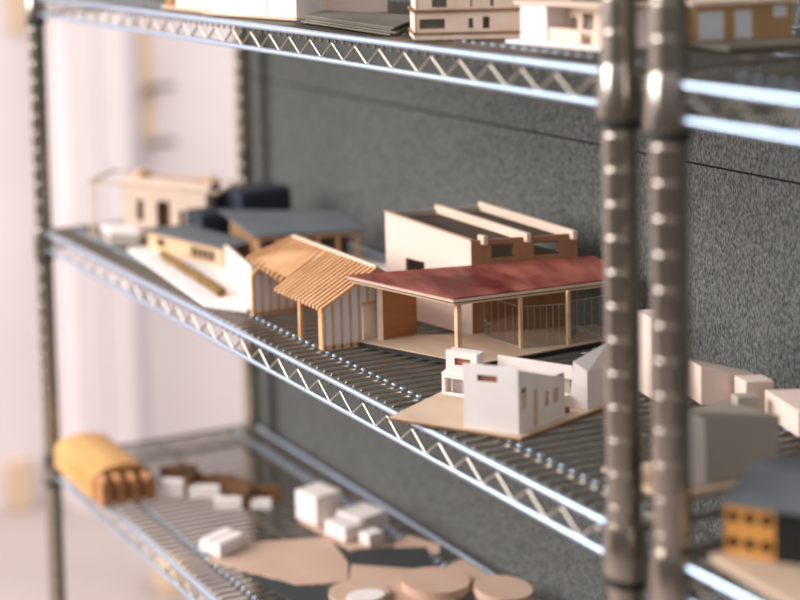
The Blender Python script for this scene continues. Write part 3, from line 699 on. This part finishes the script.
# long body along x, arches in its right end
def vault(mb, xa_, xb_, ya, yb_, h, n=10):
    c = (ya+yb_)/2; hw = (yb_-ya)/2; pts = [(ya, Z), (yb_, Z)]
    pts += [(c+hw*math.cos(a_), Z+h*.62+h*.38*math.sin(a_)) for a_ in [PI*k/n for k in range(n+1)]]
    mb.hexa([(xa_, y, z) for y, z in pts], [(xb_, y, z) for y, z in pts])
m = MB(); vault(m, .050, .190, -.016, .070, .045); m.build('vaulted_body', 'gold', t, bevel=.002)
for k in range(4):
    y0_ = -.014+k*.0215
    m = MB(); vault(m, .192, .219, y0_, y0_+.0155, .040-.002*k, 8); m.build('arched_fin', 'brown', t, bevel=.0015)
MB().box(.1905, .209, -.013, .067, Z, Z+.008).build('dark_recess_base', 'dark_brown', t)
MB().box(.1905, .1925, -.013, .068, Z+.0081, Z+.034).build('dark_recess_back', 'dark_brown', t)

names = ['leftmost tall white block of the row along the rusty brown strip', 'second white block of the row along the rusty brown strip', 'third white block of the row, lower and nearer', 'rightmost white block of the row under the brown strip end']
wp_ = (((.2126, .0768), (.2281, .1025), .022), ((.2340, .1071), (.2543, .1436), .016), ((.2822, .1214), (.2998, .1523), .014), ((.3011, .1636), (.3158, .1883), .012))
for k, (p_, q_, h_) in enumerate(wp_):
    p, q = Vector(p_), Vector(q_); v = Vector((-(q-p).y, (q-p).x)).normalized()*.012
    m = MB(); m.prism([tuple(p), tuple(q), tuple(q+v), tuple(p+v)], Z, Z+h_)
    tag(m.build('white_block', 'card', base=(p.x, p.y, Z), bevel=.001), names[k], 'block', 'white blocks in a row on the bottom shelf')
t = thing('rusty_strip_model', 'rusty brown strip model with a jagged top behind the row of white blocks', 'architectural model', (.26, .17, Z), 'architectural models on the bottom shelf')
pts = [(.1800, .0900), (.2080, .1330), (.2400, .1620), (.2720, .1800), (.2970, .2140)]
for a_, b2, h0, h1 in zip(pts, pts[1:], (.026, .019, .024, .018), (.032, .024, .020, .018)):
    MB().wall(a_, b2, .010, Z, Z+h0, Z+h1).build('strip_wall', 'rust', t)
MB().prism([(.2300, .1030), (.2335, .1065), (.2110, .131), (.2075, .127)], Z, Z+.024).build('cross_wall', 'rust', t)
MB().prism([(.2990, .1540), (.3020, .1590), (.2770, .180), (.2740, .175)], Z, Z+.020).build('cross_wall', 'rust', t)

# card site plan sheets
def sheet(pts, z0_, z1_, mn, label, grp='card site sheets on the bottom shelf', name='card_sheet'):
    cx = sum(p[0] for p in pts)/len(pts); cy = sum(p[1] for p in pts)/len(pts)
    return tag(MB().prism(pts, z0_, z1_).build(name, mn, base=(cx, cy, z0_)), label, 'sheet', grp)
def disc(cx, cy, rx, ry, z0_, z1_, mn, label, n=32, name='card_disc', grp='round card pieces on the bottom shelf'):
    pts = [(cx+rx*math.cos(2*PI*k/n), cy+ry*math.sin(2*PI*k/n)) for k in range(n)]
    return tag(MB().prism(pts, z0_, z1_).build(name, mn, base=(cx, cy, z0_)), label, 'sheet', grp)
sheet([(.425, .0350), (.400, .1000), (.405, .128), (.425, .2080), (.500, .1880), (.545, .1600), (.530, .100), (.490, .0780), (.462, .0600)], Z, Z+.002, 'sheet', 'large tan card sheet under the low white block, bottom shelf')
sheet([(.472, .0560), (.540, .0700), (.600, .080), (.580, .140), (.548, .125), (.500, .0800)], Z, Z+.0015, 'darksheet', 'dark grey sheet in the front corner of the bottom shelf sheets')
sheet([(.505, .1880), (.470, .215), (.500, .300), (.560, .2700)], Z+.0002, Z+.0022, 'darksheet', 'dark grey sheet behind the tan sheet, in front of the clustered white cubes')
sheet([(.365, .2000), (.470, .2120), (.478, .2620), (.400, .2900), (.340, .2700)], Z, Z+.0020, 'sheet', 'tan card strip under the cluster of white cubes')
sheet([(.478, .2650), (.460, .3000), (.500, .3200), (.520, .3040)], Z, Z+.002, 'sheet', 'narrow tan sheet beside the rear rail, right of the white cubes')
sheet([(.546, .1600), (.506, .1890), (.560, .2700), (.620, .250), (.680, .230), (.650, .150)], Z, Z+.002, 'sheet', 'broad tan sheet under the round card pieces')
sheet([(.560, .2760), (.545, .3200), (.620, .3200), (.640, .2800)], Z, Z+.002, 'sheet', 'tan sheet under the right hand round piece by the rear rail')
disc(.600, .2430, .034, .040, Z+.002, Z+.0120, 'sheet', 'round tan card mound in the middle foreground of the bottom shelf')
disc(.584, .1500, .030, .036, Z+.002, Z+.0070, 'sheet', 'round tan card piece carrying a white plate, bottom edge')
disc(.598, .1500, .014, .024, Z+.0071, Z+.0095, 'card', 'white round plate on the round tan piece at the bottom edge')
disc(.648, .3000, .032, .032, Z+.002, Z+.0130, 'sheet', 'round tan card piece nearest the felt panel, bottom edge')
# low white block with bumps
t = thing('bumpy_white_model', 'low white block model with small cubes on top, on the tan sheet edge', 'architectural model', (.40, .07, Z), 'architectural models on the bottom shelf')
u = dirv(22); v = Vector((-u.y, u.x)); p = Vector((.3960, .0400))
MB().prism([tuple(p), tuple(p+u*.034), tuple(p+u*.034+v*.050), tuple(p+v*.050)], Z+.002, Z+.0150).build('main_block', 'card', t, bevel=.001)
for i in range(2):
    for j in range(4):
        q = p+u*(.003+.016*i)+v*(.003+.012*j)
        MB().prism([tuple(q), tuple(q+u*.012), tuple(q+u*.012+v*.009), tuple(q+v*.009)], Z+.0151, Z+.0185).build('roof_cube', 'card', t)
# cluster of white cubes
cl = [((.3560, .2010), .038, .044, .0380, 'tallest white cube, left of the cluster beside the rear rail'),
      ((.3980, .2350), .040, .050, .0200, 'wide low white cube at the back of the cluster'),
      ((.4150, .2080), .036, .034, .0180, 'low white cube at the front of the cluster'),
      ((.4550, .2320), .018, .026, .0140, 'smallest white cube, at the right front of the cluster')]
for (x, y), lx, ly, h_, lb in cl:
    u = dirv(14); v = Vector((-u.y, u.x)); p = Vector((x, y))
    m = MB(); m.prism([tuple(p), tuple(p+u*lx), tuple(p+u*lx+v*ly), tuple(p+v*ly)], Z+.0022, Z+.0022+h_)
    c = p+u*lx/2+v*ly/2
    tag(m.build('white_cube', 'card', base=(c.x, c.y, Z+.0022), bevel=.0012), lb, 'cube', 'white cubes clustered on the bottom shelf')
